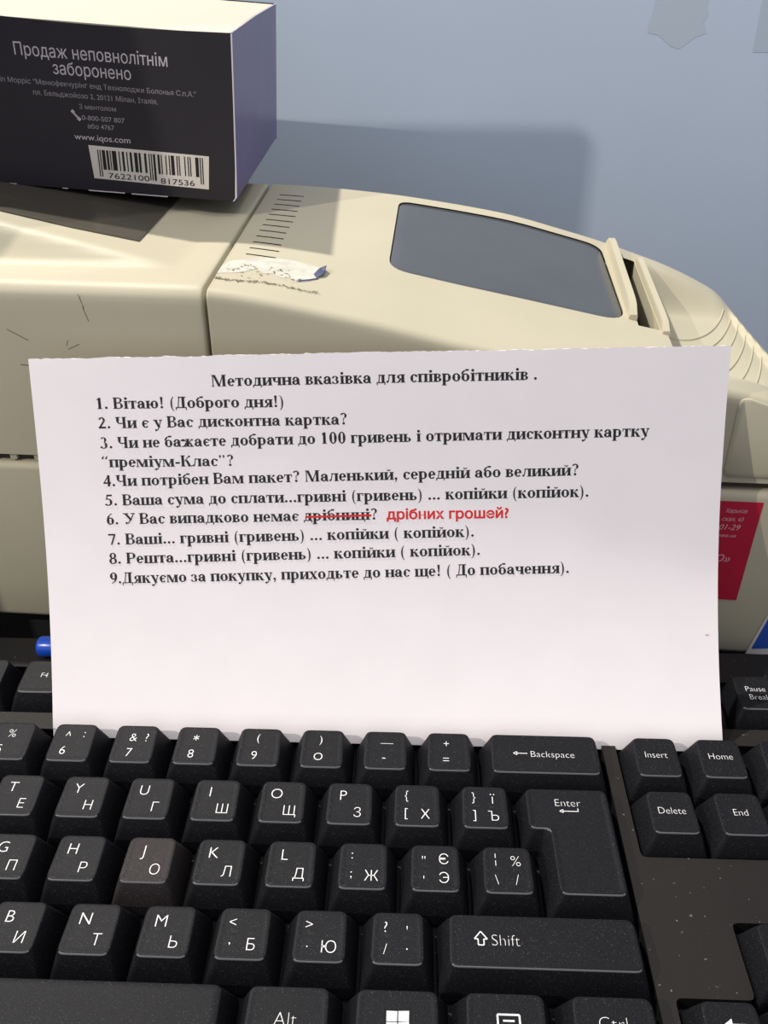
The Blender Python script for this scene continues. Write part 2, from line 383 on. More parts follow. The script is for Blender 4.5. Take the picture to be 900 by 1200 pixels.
cov = shell('right_cover', -48.4, 165, 0.8, lambda s, t: top(s, t) - tray(s, t), dt=1.0, fr=3.4)
# rear of the left housing, lower step that carries the back of the carton
bevbox('rear_housing', -175, -70, 108.5, 165, 0 + 2, 131, 4, M['beige'], PR)
def lh(s, t): return top(s, t) + hump(s, t)
dark_panel = densify0 = [(-78.5, 31.5), (-78, 64), (-76.5, 96), (-150, 96), (-150, 42), (-126, 35), (-102, 32.4)]
rg = []
for dz in (-.6, .5):
    rg.append([(p[0], p[1], lh(*p) + dz) for p in dark_panel])
for kk in (.97, .8, .6, .4, .2, .05):
    rg.append([(-112 + (p[0] + 112) * kk, 62 + (p[1] - 62) * kk, lh(-112 + (p[0] + 112) * kk, 62 + (p[1] - 62) * kk) + .6) for p in dark_panel])
vL, fL = loft(rg, True, True); ld = obj('shaded_glossy_recess', vL, fL, M['dark_panel'], PR); ld['label'] = 'glossy recess in the printer top, darkened as shade under the carton'  # glossy recess, its dark colour also paints the shade under the carton
# vents and paper slot cut into the cover
cv = []; cf = []
def addcut(v, f):
    n = len(cv); cv.extend(v); cf.extend([tuple(i + n for i in q) for q in f])
for i in range(13):
    t = 26.5 + i * 5.65; s0, s1 = -42.6, -32.8 + .3 * math.sin(i); z = top(-38, t)
    if i == 0: s1 = -38.5
    addcut(*box_vf(s0, s1, t - .42, t + .42, z - 2.2, z + 4))
addcut(*box_vf(90.5, 98.0, 37, 97, 88, 125))
v, f = box_vf(0, 0, 0, 0, 0, 0)
cut = obj('cut', cv, cf, M['slot'], PR); bpy.context.view_layer.update()
boolean(cov, cut)
# window recess
wc = [(4.4, 39.5), (86.6, 37.6), (84.8, 101.5), (4.0, 101.0)]
wr = round_poly(wc, [8, 9, 7, 5], 6)
def densify(pts, d=3.0):
    out = []
    for a, b in zip(pts, pts[1:] + pts[:1]):
        n = max(1, int(math.dist(a, b) / d)); out += [(a[0] + (b[0] - a[0]) * k / n, a[1] + (b[1] - a[1]) * k / n) for k in range(n)]
    return out
wr = densify(wr)
def ring_on(pts, dz): return [(p[0], p[1], top(*p) + dz) for p in pts]
v, f = loft([ring_on(wr, -1.2), ring_on(wr, 6)], True, True)
cut = obj('cut', v, f, M['beige'], PR); bpy.context.view_layer.update(); boolean(cov, cut)
for p in cov.data.polygons: p.use_smooth = True
cov.data.set_sharp_from_angle(angle=math.radians(38))
# window panel: a filled grid that follows the surface
def panel_on(name, pts, dz, thick, material, parent, step=4):
    ins = inset(pts, .35); x0, x1, y0, y1 = bounds(ins)
    # concentric rings to follow curvature
    c = Vector((sum(p[0] for p in ins) / len(ins), sum(p[1] for p in ins) / len(ins))); rings = [ring_on(ins, dz - thick), ring_on(ins, dz - .12)]
    for k in (.995, .9, .75, .6, .45, .3, .15, .05): rings.append(ring_on([tuple(c + (Vector(p) - c) * k) for p in ins], dz))
    v, f = loft(rings, True, True); o = obj(name, v, f, material, parent, True, 60); return o
wp = panel_on('window_panel', wr, -.35, .7, M['smoke'], PR); wp['label'] = 'grey smoked window panel with rounded corners'
# tear bars
def bar_plate(name, s0, s1, t0, t1, zup, zdn, lean=0):
    n = 16; rings = []
    for k in range(n + 1):
        t = t0 + (t1 - t0) * k / n; e = 1 - (abs(2 * k / n - 1)) ** 14; z = top((s0 + s1) / 2, t); zt = z + zup * (.35 + .65 * e)
        r = .8
        rings.append([(s0 + lean * 0, t, z - zdn), (s1, t, z - zdn), (s1 + lean, t, zt - r), (s1 - r * .4 + lean, t, zt), (s0 + r * .4 + lean, t, zt), (s0 + lean, t, zt - r)])
    v, f = loft([[p for p in r] for r in rings], True, True)
    return obj(name, v, f, M['beige'], PR, True, 35)
bar_plate('tear_bar', 86.8, 89.8, 40.5, 106, 4.6, 6, .8)
bar_plate('tear_bar', 98.0, 100.7, 34.5, 99, 3.2, 12, .3)
for q in (63, 53, 43, 32, 21, 10):        # raised guide ridges on the tray floor
    path = []
    for k in range(61):
        s_ = 101.5 + 44 * k / 60; t_ = q + (13 * ((s_ - 113) / 12) ** 2 if s_ < 113 else 29 * ((s_ - 113) / 22) ** 2)
        if tray(s_, t_) > 1.2: path.append((s_, t_))
    if len(path) < 4: continue
    rv = []
    for k, (s_, t_) in enumerate(path):
        p_, n_ = path[max(0, k - 1)], path[min(len(path) - 1, k + 1)]; dx, dy = n_[0] - p_[0], n_[1] - p_[1]; L_ = math.hypot(dx, dy); nx, ny = -dy / L_ * .45, dx / L_ * .45
        fz = lambda a_, b_: top(a_, b_) - tray(a_, b_)
        rv += [(s_ - nx, t_ - ny, fz(s_ - nx, t_ - ny) - .15), (s_, t_, fz(s_, t_) + .5), (s_ + nx, t_ + ny, fz(s_ + nx, t_ + ny) - .15)]
    rf = []
    for k in range(len(path) - 1): b_ = 3 * k; rf += [(b_, b_ + 3, b_ + 4, b_ + 1), (b_ + 1, b_ + 4, b_ + 5, b_ + 2)]
    obj('tray_ridge', rv, rf, M['beige'], PR)
# side panel proud of the cover front
v, f = loft([[(p[0], 1.0, p[1]) for p in round_poly([(116.3, 62), (164.5, 62), (164.5, 68), (134, 84.5), (116.3, 90)], 3, 4)],
             [(p[0], -.3, p[1]) for p in inset(round_poly([(116.3, 62), (164.5, 62), (164.5, 68), (134, 84.5), (116.3, 90)], 3, 4), .0)],
             [(p[0], -.8, p[1]) for p in inset(round_poly([(116.3, 62), (164.5, 62), (164.5, 68), (134, 84.5), (116.3, 90)], 3, 4), .7)]], True, True)
obj('side_panel', v, f, M['beige'], PR, True, 40)
# base
bs = bevbox('lower_base', -175, 166, -1.2, 109.5, -9.5, 57.0, 2.4, M['beige_dark'], PR)
bevbox('seam_filler', -173, 163.5, 2.2, 108, 57.5, 60.8, 0, M['slot'], PR)
for i in range(6):
    bevbox('seam_rib', -158 + i * 8.6, -155.6 + i * 8.6, .6, 3, 57.9, 60.3, 0, M['beige_dark'], PR)
bevbox('plinth', -168, 160, 5, 106, -Z0, -9.3, 1, M['plinth'], PR)
for o in list(PR.children): pass
# stickers, residue, scratches on the printer
def on_front(name, pts, y, material, parent=PR, th=.15):
    v = [(p[0], y, p[1]) for p in pts] + [(p[0], y + th, p[1]) for p in pts]; n = len(pts)
    f = [tuple(range(n)), tuple(reversed(range(n, 2 * n)))] + [(i, (i + 1) % n + 0, (i + 1) % n + n, i + n) for i in range(n)]
    return obj(name, v, f, material, parent)
st = on_front('red_sticker', [(78, 14.9), (130.2, 14.6), (130.9, 53.7), (78, 54)], -1.5, M['red_sticker']); st['label'] = 'red sticker with pale italic lettering'
def sticker_text(body, x0, x1, z, size, sh=.25):
    v, f = fit_text(body, x0, x1, size, 0, z, sh); flat('sticker_lettering', [(p[0], -1.62, p[1]) for p in v], f, M['sticker_ink'], st)
sticker_text('Харьков', 119.4, 126.4, 49.6, 2.2); sticker_text('ская, 43', 118.9, 125.8, 46.4, 2.2)
sticker_text('01-29', 118.6, 125.4, 43.0, 3.0); sticker_text('neo.ua', 118.9, 124.6, 40.2, 2.0)
sticker_text('О»', 119.6, 124.6, 30.3, 4.0); sticker_text('о»', 118.6, 121.6, 18.6, 2.6)
bw = on_front('white_sticker', [(138.2, -8.8), (158, -8.8), (158, 24), (145.5, 24)], -1.5, M['white_sticker'])
on_front('blue_sticker', [(139.8, -6.4), (158, -4.6), (158, 24), (146.2, 24)], -1.62, M['blue_sticker'])
sc_f = Flat()
for (x0, z0, x1, z1, w_) in ((-88.6, 116.5, -87.4, 112, .18), (-87.8, 112.5, -86.6, 107.8, .22), (-95, 98.5, -91, 100.3, .2), (-94.6, 101.5, -95.4, 99.5, .18), (-114, 104.6, -107.6, 101, .25), (-112, 92.8, -107.4, 92.4, .3), (-103, 92, -101.2, 91.8, .3)):
    sc_f.line(x0, z0, x1, z1, w_)
flat('scratch', [(p[0], -.04, p[1]) for p in sc_f.v], sc_f.f, M['scuff'], PR)
def drape(name, pts2, dz, material, step=1):
    v = [(p[0], p[1], top(*p) + dz) for p in pts2] + [(p[0], p[1], top(*p) + dz - .12) for p in pts2]; n = len(pts2)
    return obj(name, v, [tuple(range(n)), tuple(reversed(range(n, 2 * n)))] + [(i, (i + 1) % n, (i + 1) % n + n, i + n) for i in range(n)], material, PR)
edge = [(-48, 14), (-48, 19.5), (-46, 25), (-43, 26.5), (-38, 30.5), (-33, 31.5), (-27, 32), (-20, 31.2), (-16.4, 29.8), (-15.8, 25), (-17.2, 21.5), (-20, 18.3), (-23, 16.5), (-25.5, 18.6), (-28.4, 17.4), (-31, 19.4), (-34.5, 18.6), (-37, 21), (-40.5, 17), (-43.4, 15.5)]
drape('label_residue', edge, .14, M['residue'])['label'] = 'torn white remains of a peeled-off label'
fold = [(-17.4, 22, .3), (-15.4, 24, 1.2), (-15.0, 28.2, 2.2), (-16.2, 30, .9), (-17.3, 27.0, 1.3), (-18.6, 23.8, .6)]
v = [(p[0], p[1], top(p[0], p[1]) + p[2]) for p in fold] + [(p[0], p[1], top(p[0], p[1]) + p[2] - .25) for p in fold]
obj('torn_flap', v, [tuple(range(6)), tuple(reversed(range(6, 12)))] + [(i, (i + 1) % 6, (i + 1) % 6 + 6, i + 6) for i in range(6)], M['blue_fold'], PR)
fl = [(-22.8, 17.6), (-19.6, 19.9), (-17.0, 22.2), (-16.9, 21.6), (-19.6, 19.0), (-22.6, 16.9)]
drape('torn_edge', fl, .3, M['blue_fold'])
gf = Flat()
for i in range(250):
    k = random.random(); s = -48 + 33 * k; t = 10.2 + 2.2 * k + random.gauss(0, .45) - 0.6 * math.sin(k * 9)
    if i > 170: s = random.uniform(-46, -22); t = random.uniform(13, 24) if random.random() < .3 else 20 + 3 * math.sin(s * .6) + random.gauss(0, .5)
    a = random.uniform(0, 3.1); l = random.uniform(.15, .7); gf.line(s - l * math.cos(a), t - l * .6 * math.sin(a), s + l * math.cos(a), t + l * .6 * math.sin(a), random.uniform(.12, .3))
g_ = flat('grime_specks', [(p[0], p[1], top(*p) + .24) for p in gf.v], gf.f, M['scuff'], PR); g_['kind'] = 'stuff'

# ------------------------------------------------------------------ carton on the printer
Rb = Euler((0.0917802654, 0.0690964798, 0.0028496371)).to_matrix()
P0 = Vector((-45.53, 130.45, 186.055 + Z0)); BW, BH, BD = 128.0, 53.76, 104.0
base = P0 + Rb @ Vector((-BW / 2, BD / 2, -BH))
BX = thing('cardboard_carton', 'black and purple cardboard carton with a barcode lying tilted on the printer', 'box', base, Rb.to_euler())
def bl(x, y, z): return (x + BW / 2, y - BD / 2, z + BH)       # carton coords from front top right corner
def panel(name, pts, nrm, th, material):
    n = len(pts); nv = Vector(nrm) * th
    v = [bl(*p) for p in pts] + [tuple(Vector(bl(*p)) + nv) for p in pts]
    f = [tuple(range(n)), tuple(reversed(range(n, 2 * n)))] + [(i, (i + 1) % n, (i + 1) % n + n, i + n) for i in range(n)]
    return obj(name, v, f, material, BX)
topedge = [(-BW * k / 20, 0, -.2 - 0.9 * math.sin(math.pi * min(1, k / 14)) * (1 if k < 14 else 0)) for k in range(21)]
fp = panel('front_panel', [(0, 0, -BH + 1.2), (-1.2, 0, -BH)][::-1] + [] + [(0, 0, -BH + 1.2)][:0] + topedge + [(-BW, 0, -BH)], (0, 1, 0), .5, M['box_black'])
panel('side_panel', [(0, .3, -BH + .8), (0, BD, -BH + .6), (0, BD, 0), (0, BD * .45, .35), (0, .3, -.2)], (-1, 0, 0), .5, M['box_purple'])
panel('top_flap', [(-.4, .55, -.7), (-.4, BD * .45, -.1), (-.4, BD - .5, -.4), (-BW + .4, BD - .5, -.4), (-BW + .4, .55, -.7)], (0, 0, -1), .5, M['box_white'])
panel('back_panel', [(0, BD, 0), (-BW, BD, 0), (-BW, BD, -BH), (0, BD, -BH)], (0, -1, 0), .5, M['box_black'])
panel('left_panel', [(-BW, 0, 0), (-BW, BD, 0), (-BW, BD, -BH), (-BW, 0, -BH)], (1, 0, 0), .5, M['box_purple'])
panel('bottom_panel', [(-.5, .5, -BH), (-BW + .5, .5, -BH), (-BW + .5, BD - .5, -BH), (-.5, BD - .5, -BH)], (0, 0, 1), .5, M['box_black'])
def strip(pts, name='cut_edge'):
    v = []
    for (x, y, z, r) in pts: v += [bl(x - r, y - r, z - r * .3), bl(x + r, y - r, z + r * .3), bl(x + r, y + r, z + r * .3), bl(x - r, y + r, z - r * .3)]
    n = len(pts); f = [(0, 1, 2, 3), tuple(4 * (n - 1) + i for i in (3, 2, 1, 0))]
    for k in range(n - 1):
        for i in range(4): f.append((4 * k + i, 4 * k + (i + 1) % 4, 4 * k + 4 + (i + 1) % 4, 4 * k + 4 + i))
    obj(name, v, f, M['box_edge'], BX)
strip([(0, 0, -.3, .22), (.05, -.05, -20, .18), (.05, 0, -42, .2), (-.2, 0, -BH + 1.4, .3), (-1.1, .2, -BH + .1, .35)])
def hstrip(x0, x1, z, h=.32):
    obj('cut_edge', *[q for q in (lambda vf: ([bl(*p) for p in vf[0]], vf[1]))(box_vf(x0, x1, -.12, .4, z - h, z))], M['box_edge'], BX)
hstrip(-53.5, -40.5, -BH + .1); hstrip(-38.0, -25, -BH + .05); hstrip(-85, -79.5, -BH + .3); hstrip(-63, -61, -BH + .1, .25)
# top rim: thin white core showing along the purple side
strip([(0, .2, -.1, .15), (0, BD * .45, .4, .2), (0.1, BD - 1, .1, .3)])
def carton_text(name, body, x0, x1, z, size, ink='box_ink', off=0):
    v, f = fit_text(body, x0, x1, size, off, z); flat(name, [bl(p[0], -.06, p[1]) for p in v], f, M[ink], BX)
carton_text('carton_lettering', 'Продаж неповнолітнім', -72.4, -21.6, -11.6, 5.4)
carton_text('carton_lettering', 'заборонено', -60.3, -34.2, -16.5, 5.4)
carton_text('carton_lettering', 'Філіп Морріс "Менюфекчурінг енд Технолоджи Болонья С.п.А."', -82.5, -12.7, -20.1, 2.25, 'box_ink_dim')
carton_text('carton_lettering', 'пл. Бельджойозо 2, 20121 Мілан, Італія.', -68.2, -25.9, -23.4, 2.25, 'box_ink_dim')
carton_text('carton_lettering', 'З ментолом', -53.1, -40.5, -26.7, 2.1, 'box_ink_dim')
carton_text('carton_lettering', '0-800-507 807', -52.6, -37.9, -30.2, 2.2, 'box_ink_dim', .01)
carton_text('carton_lettering', 'або 4767', -51.0, -41.8, -32.8, 2.2, 'box_ink_dim', .01)
carton_text('carton_lettering', 'www.iqos.com', -56.1, -36.6, -36.7, 2.9)
ph = Flat(); ph.line(-55.6, -27.9, -53.6, -30.0, .55); ph.line(-55.9, -27.4, -55.1, -28.2, 1.0); ph.line(-54.1, -29.6, -53.2, -30.4, 1.0)
flat('telephone_icon', [bl(p[0], -.06, p[1]) for p in ph.v], ph.f, M['box_ink'], BX)
bq = Flat(); bq.poly([(-51.6, -38.3), (-50.9, -49.4), (-9.9, -50.2), (-9.3, -38.9)])
bc = flat('barcode_label', [bl(p[0], -.06, p[1]) for p in bq.v], [bq.f[0]], M['bar_white'], BX)
bb = Flat(); x = -48.7; rr = random.Random(5)
mod = 37.2 / 95
pat = '101' + '0111011010111100100110010011001110110001101' [:42] + '01010' + '110011010001001011100101000010010100001110010' [:42] + '101'
i = 0
while i < len(pat):
    j = i
    while j < len(pat) and pat[j] == pat[i]: j += 1
    if pat[i] == '1':
        guard = i < 3 or 44 < i < 51 or i > len(pat) - 4
        bb.rect(x + i * mod, x + j * mod, -48.6 if guard else -46.2, -39.6)
    i = j
v1, f1 = fit_text('7622100', -45.6, -31.0, 2.7, .0, -49.0); bb.add(v1, f1)
v1, f1 = fit_text('817536', -27.0, -14.9, 2.7, .0, -49.4); bb.add(v1, f1)
flat('barcode', [bl(p[0], -.12, p[1]) for p in bb.v], bb.f, M['bar_black'], BX)

# ------------------------------------------------------------------ keyboard
U = 19.05
def kx(u): return u * U - 210
def ky(v_): return -v_ * U
KB = thing('computer_keyboard', 'black computer keyboard with white Latin and Cyrillic legends on the counter', 'keyboard', (0, 0, Z0), (TILT, 0, 0))
DECK = -6.0
X0, X1, Y0, Y1 = -222.0, 145.0, -101.0, 52.0
v, f = box_vf(X0, X1, Y0, Y1, -24, DECK)
case = bevbox('keyboard_case', X0, X1, Y0, Y1, -24, DECK, 3.0, M['case'], KB, 4)
cv.clear(); cf.clear()
def well(u0, u1, v0, v1, extra=None):
    pts = extra or [(kx(u0) - .3, ky(v1) - .9), (kx(u1) + .3, ky(v1) - .9), (kx(u1) + .3, ky(v0) + .2), (kx(u0) - .3, ky(v0) + .2)]
    r = round_poly(pts, 1.6, 3); addcut(*loft([[(p[0], p[1], -11.5) for p in r], [(p[0], p[1], 5) for p in r]], True, True))
FV = -1.40
well(0, 15, -.5, 4.5); well(15.25, 18.25, -.5, 1.5)
well(0, 0, 0, 0, [(kx(15.25) - .3, ky(4.5) - .9), (kx(18.25) + .3, ky(4.5) - .9), (kx(18.25) + .3, ky(3.5) + .2), (kx(17.25) + .3, ky(3.5) + .2), (kx(17.25) + .3, ky(2.5) + .2), (kx(16.25) - .3, ky(2.5) + .2), (kx(16.25) - .3, ky(3.5) + .2), (kx(15.25) - .3, ky(3.5) + .2)])
for a, b in ((0, 1), (2, 6), (6.5, 10.5), (11, 15), (15.25, 18.25)): well(a, b, FV - .5, FV + .5)
cut = obj('cut', cv, cf, M['well'], KB); bpy.context.view_layer.update(); boolean(case, cut)
me = case.data
if len(me.materials) < 2: me.materials.append(M['well'])
for p in me.polygons:
    if p.center.z < -6.3 * MM and X0 + 1.5 < p.center.x / MM < X1 - 1.5 and Y0 + 1.5 < p.center.y / MM < Y1 - 1.5 and p.center.z > -12 * MM: p.material_index = 1
    p.use_smooth = False
for fx in (X0 + 25, X1 - 25):
    for fy, zz in ((Y1 - 14, -24 - 13.2), (Y0 + 10, -24.9)):
        bevbox('rubber_foot', fx - 8, fx + 8, fy - 4, fy + 4, zz + (1.1 if fy > 0 else .2), -23.9, .2, M['plinth'], KB)

KEYB = (-10.4, 7.9)            # base front / back, relative to the row line
def key_outline_mesh(name, base, topo, h0, h, tilt=0, dish=.2, material=None):
    b = round_poly(base, 1.3, 4); t = round_poly(topo, 2.0, 4)
    cy = sum(p[1] for p in t) / len(t)
    fronts = [(topo[i][1], min(topo[i][0], topo[(i + 1) % len(topo)][0]), max(topo[i][0], topo[(i + 1) % len(topo)][0])) for i in range(len(topo)) if abs(topo[i][1] - topo[(i + 1) % len(topo)][1]) < .5 and topo[i][0] < topo[(i + 1) % len(topo)][0]]
    x0, x1, y0, y1 = bounds(t); cx = (x0 + x1) / 2; hw = (x1 - x0) / 2
    def zt(p, d): return h + tilt * (p[1] - cy) / 6.5 - d
    mid = [(b[i][0] * .35 + t[i][0] * .65, b[i][1] * .35 + t[i][1] * .65) for i in range(len(t))]
    def tr(d): return round_poly(inset(topo, d), max(.35, 2.0 - d), 4)
    rings = [[(p[0], p[1], h0) for p in b], [(p[0], p[1], h0 + (h - h0) * .12) for p in b],
             [(p[0], p[1], h0 + (h - h0) * .72) for p in mid],
             [(p[0], p[1], zt(p, .3)) for p in tr(-.1)], [(p[0], p[1], zt(p, .08)) for p in tr(.02)], [(p[0], p[1], zt(p, .0)) for p in tr(.22)],
             [(p[0], p[1], zt(p, dish * .45)) for p in tr(1.0)], [(p[0], p[1], zt(p, dish * .8)) for p in tr(1.7)]]
    v, f = loft(rings, False, True)
    me = bpy.data.meshes.new(name); me.from_pydata([tuple(c * MM for c in q) for q in v], [], f); me.update()
    for p in me.polygons: p.use_smooth = len(p.vertices) < 5
    me.materials.append(material or M['key']); me.materials.append(M['edge_highlight'])
    nr = len(t)                                            # front bevels painted lighter grey as the edge highlight
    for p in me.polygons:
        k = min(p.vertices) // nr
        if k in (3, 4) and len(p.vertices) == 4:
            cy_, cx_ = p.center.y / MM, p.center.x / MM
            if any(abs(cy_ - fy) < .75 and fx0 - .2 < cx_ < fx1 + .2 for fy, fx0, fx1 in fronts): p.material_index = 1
    return me
def arrow_left(fl, x, y, w, h, t):      # open-headed arrow pointing left, tail to the right
    fl.line(x + h * .8, y, x + w, y, t); fl.line(x, y, x + h, y + h / 2, t); fl.line(x, y, x + h, y - h / 2, t); fl.line(x + h, y + h / 2, x + h, y - h / 2, t)
def sym(kind):
    fl = Flat()
    if kind == 'shift':
        pts = [(-6.9, 0), (-5.3, 1.9), (-3.7, 0), (-4.6, 0), (-4.6, -1.5), (-6.0, -1.5), (-6.0, 0)]
        for a, b in zip(pts, pts[1:] + pts[:1]): fl.line(*a, *b, .28)
    elif kind == 'star':
        for k in range(3): a = math.pi / 2 + k * math.pi / 3; fl.line(-.95 * math.cos(a), -.95 * math.sin(a), .95 * math.cos(a), .95 * math.sin(a), .22)
    elif kind == 'enter':
        arrow_left(fl, -2.6, -1.2, 5.2, 1.0, .22); fl.line(2.6, -1.3, 2.6, -.2, .22)
    elif kind == 'back': arrow_left(fl, -9.6, .1, 4.2, 1.1, .22)
    elif kind == 'left':
        fl.poly([(-2.6, 0), (-.6, 1.3), (-.6, -1.3)]); fl.rect(-.7, 2.6, -.22, .22)
    elif kind == 'windows':
        for a in (-2.6, .1):
            for b in (-2.3, .1): fl.poly([(a, b), (a + 2.4, b - .04), (a + 2.45, b + 2.3 + a * .05), (a, b + 2.2)])
    elif kind == 'menu':
        for a, b, c, d in ((-2.5, 2.6, 2.5, 2.6), (-2.5, -2.6, 2.5, -2.6), (-2.5, -2.6, -2.5, 2.6), (2.5, -2.6, 2.5, 2.6)): fl.line(a, b, c, d, .42)
        for y in (1.3, .1, -1.1): fl.line(-1.3, y, 1.3, y, .4)
    return fl
def legend(key, items, xc, yc, zf, h):
    fl = Flat()
    for it in items:
        if it[0] == 'sym':
            s = sym(it[1]); fl.add([(p[0] + it[2], p[1] + it[3]) for p in s.v], s.f)
        else:
            body, x, y, size = it[:4]; off = (-.016 if len(body) == 1 else -.026) * size / 4
            if body == '*': off = 0
            v, f = text_mesh(body, size, off * size); a, b, c, d = bounds(v)
            k = it[5] if len(it) > 5 else 1.0
            yy = (c + d) / 2 if body in '-—_+=*:;.,\'"<>^¦/\\(){}[]' else size * .36
            fl.add([((p[0] - (a + b) / 2) * k + x, p[1] - yy + y) for p in v], f)
    if fl.v: flat('legend', [(p[0] + xc, p[1] + yc, zf(p[1])) for p in fl.v], fl.f, M['legend'], key)
def add_key(u0, u1, vrow, items, label, name='key', tilt=0, h=0, material=None, dish=.16, bulge=False):
    cx = kx((u0 + u1) / 2); cy = ky(vrow); hw = (u1 - u0) * U / 2
    base = [(cx - hw + .45, cy + KEYB[0]), (cx + hw - .45, cy + KEYB[0]), (cx + hw - .45, cy + KEYB[1]), (cx - hw + .45, cy + KEYB[1])]
    tp = [(cx - hw + 3.1, cy - 6.6), (cx + hw - 3.1, cy - 6.6), (cx + hw - 3.35, cy + 6.3), (cx - hw + 3.35, cy + 6.3)]
    me = key_outline_mesh(name, base, tp, -9.6, h, tilt, dish, material)
    # meshes are placed around the key's own origin
    me.transform(Matrix.Translation(Vector((-cx, -cy, 0)) * MM))
    o = bpy.data.objects.new(name, me); COL.objects.link(o); o.parent = KB; o.location = (cx * MM, cy * MM, 0)
    if label: o['label'] = label
    zf = lambda y: h + tilt * y / 6.5 - dish * .8 + .06 + (.15 if False else 0)
    legend(o, items, 0, -.15, zf, h)
    return o
LS, CS = 4.6, 4.3
def two(lat, cyr): return [(lat, -1.9, 2.7, LS), (cyr, 2.3, -2.6, CS)]
def four(a, b, c, d): return [(q, x, y, s) for q, x, y, s in ((a, -3.0, 2.9, 3.9), (b, 2.3, 2.7, 4.3), (c, -3.0, -2.7, 3.9), (d, 2.3, -2.6, 4.3)) if q]
T0, T1, T2, T3, T4 = .55, .3, .1, -.1, .15
# number row
nums = [('`', '~'), ('1', '!'), ('2', '@ "'), ('3', '# №'), ('4', '$ ;'), ('5', '%'), ('6', '^'), ('7', '&'), ('8', '*'), ('9', '('), ('0', ')'), ('-', '—'), ('=', '+')]
for i, (lo, hi) in enumerate(nums):
    it = [(lo, -.9, -2.7, 4.1), (hi, -.7, 2.8, 3.7)]
    if lo == '6': it = [('6', -2.0, -2.7, 4.2), ('^', -1.9, 3.0, 4.2), (':', 3.0, 2.8, 4.0)]
    if lo == '7': it = [('7', -.9, -2.9, 4.2), ('&', -.7, 2.4, 4.0), ('?', 3.4, 2.4, 4.0)]
    if lo == '5': it = [('5', -2.4, -2.7, 4.2), ('%', -.2, 2.8, 4.0)]
    if lo == '0': it = [('O', -1.0, -2.7, 3.7), (')', -.6, 2.8, 3.7)]
    if lo == '8': it = None
    if lo in '89': it = [(lo, -1.2, -2.8, 4.1)] + ([('sym', 'star', -.6, 2.7)] if lo == '8' else [(hi, -.6, 2.9, 3.8)])
    if lo == '-': it = [('—', .4, 2.3, 3.9), ('-', -.4, -2.8, 4.6)]
    add_key(i, i + 1, 0, it, 'key printed ' + (lo if i else 'backquote'), tilt=T0)
add_key(13, 15, 0, [('sym', 'back', .3, 0), ('Backspace', 2.4, 0, 3.0, -.02, 1.08)], 'wide Backspace key', 'backspace_key', tilt=T0)
# Q row
add_key(0, 1.5, 1, [('Tab', -2, 2.6, 3)], 'Tab key', tilt=T1)
q = [('Q', 'Й'), ('W', 'Ц'), ('E', 'У'), ('R', 'К'), ('T', 'Е'), ('Y', 'Н'), ('U', 'Г'), ('I', 'Ш'), ('O', 'Щ'), ('P', 'З')]
for i, (a, b) in enumerate(q): add_key(1.5 + i, 2.5 + i, 1, two(a, b), f'key printed {a} and {b}', tilt=T1)
add_key(11.5, 12.5, 1, four('{', '', '[', 'Х'), 'key printed with brackets and Х', tilt=T1)
add_key(12.5, 13.5, 1, four('}', 'ї', ']', 'Ъ'), 'key printed with closing brackets, ї and Ъ', tilt=T1)
# home row
add_key(0, 1.75, 2, [('Caps Lock', -1, 2.6, 2.6)], 'Caps Lock key', tilt=T2)
q = [('A', 'Ф'), ('S', 'Ы'), ('D', 'В'), ('F', 'А'), ('G', 'П'), ('H', 'Р'), ('J', 'О'), ('K', 'Л'), ('L', 'Д')]
for i, (a, b) in enumerate(q): add_key(1.75 + i, 2.75 + i, 2, two(a, b), f'{"worn greyish " if a == "J" else ""}key printed {a} and {b}', tilt=T2, material=M['key_worn'] if a == 'J' else None)
add_key(10.75, 11.75, 2, four(':', '', ';', 'Ж'), 'key printed with colon and Ж', tilt=T2)
add_key(11.75, 12.75, 2, four('"', 'Є', "'", 'Э'), 'key printed Є and Э', tilt=T2)
add_key(12.75, 13.75, 2, four('¦', '%', '\\', '/'), 'key printed with backslash and percent', tilt=T2)
# enter
ex0, ex1, em_ = kx(13.5), kx(15), kx(13.75)
base = [(em_ + .45, ky(2) + KEYB[0]), (ex1 - .45, ky(2) + KEYB[0]), (ex1 - .45, ky(1) + KEYB[1]), (ex0 + .45, ky(1) + KEYB[1]), (ex0 + .45, ky(1) + KEYB[0]), (em_ + .45, ky(1) + KEYB[0])]
tp = [(em_ + 3.6, ky(2) - 6.4), (ex1 - 3.1, ky(2) - 6.4), (ex1 - 3.35, ky(1) + 6.3), (ex0 + 2.4, ky(1) + 6.3), (ex0 + 2.4, ky(1) - 6.4), (em_ + 3.4, ky(1) - 6.4)]
me = key_outline_mesh('enter_key', base, tp, -9.6, 0, 0, .4)
ek = bpy.data.objects.new('enter_key', me); COL.objects.link(ek); ek.parent = KB; ek['label'] = 'large L-shaped Enter key'
legend(ek, [('Enter', 0, 1.0, 3.4, -.02), ('sym', 'enter', 0, -.6)], (ex0 + ex1) / 2 - .3, ky(1) + 1.2, lambda y: -.26, 0)
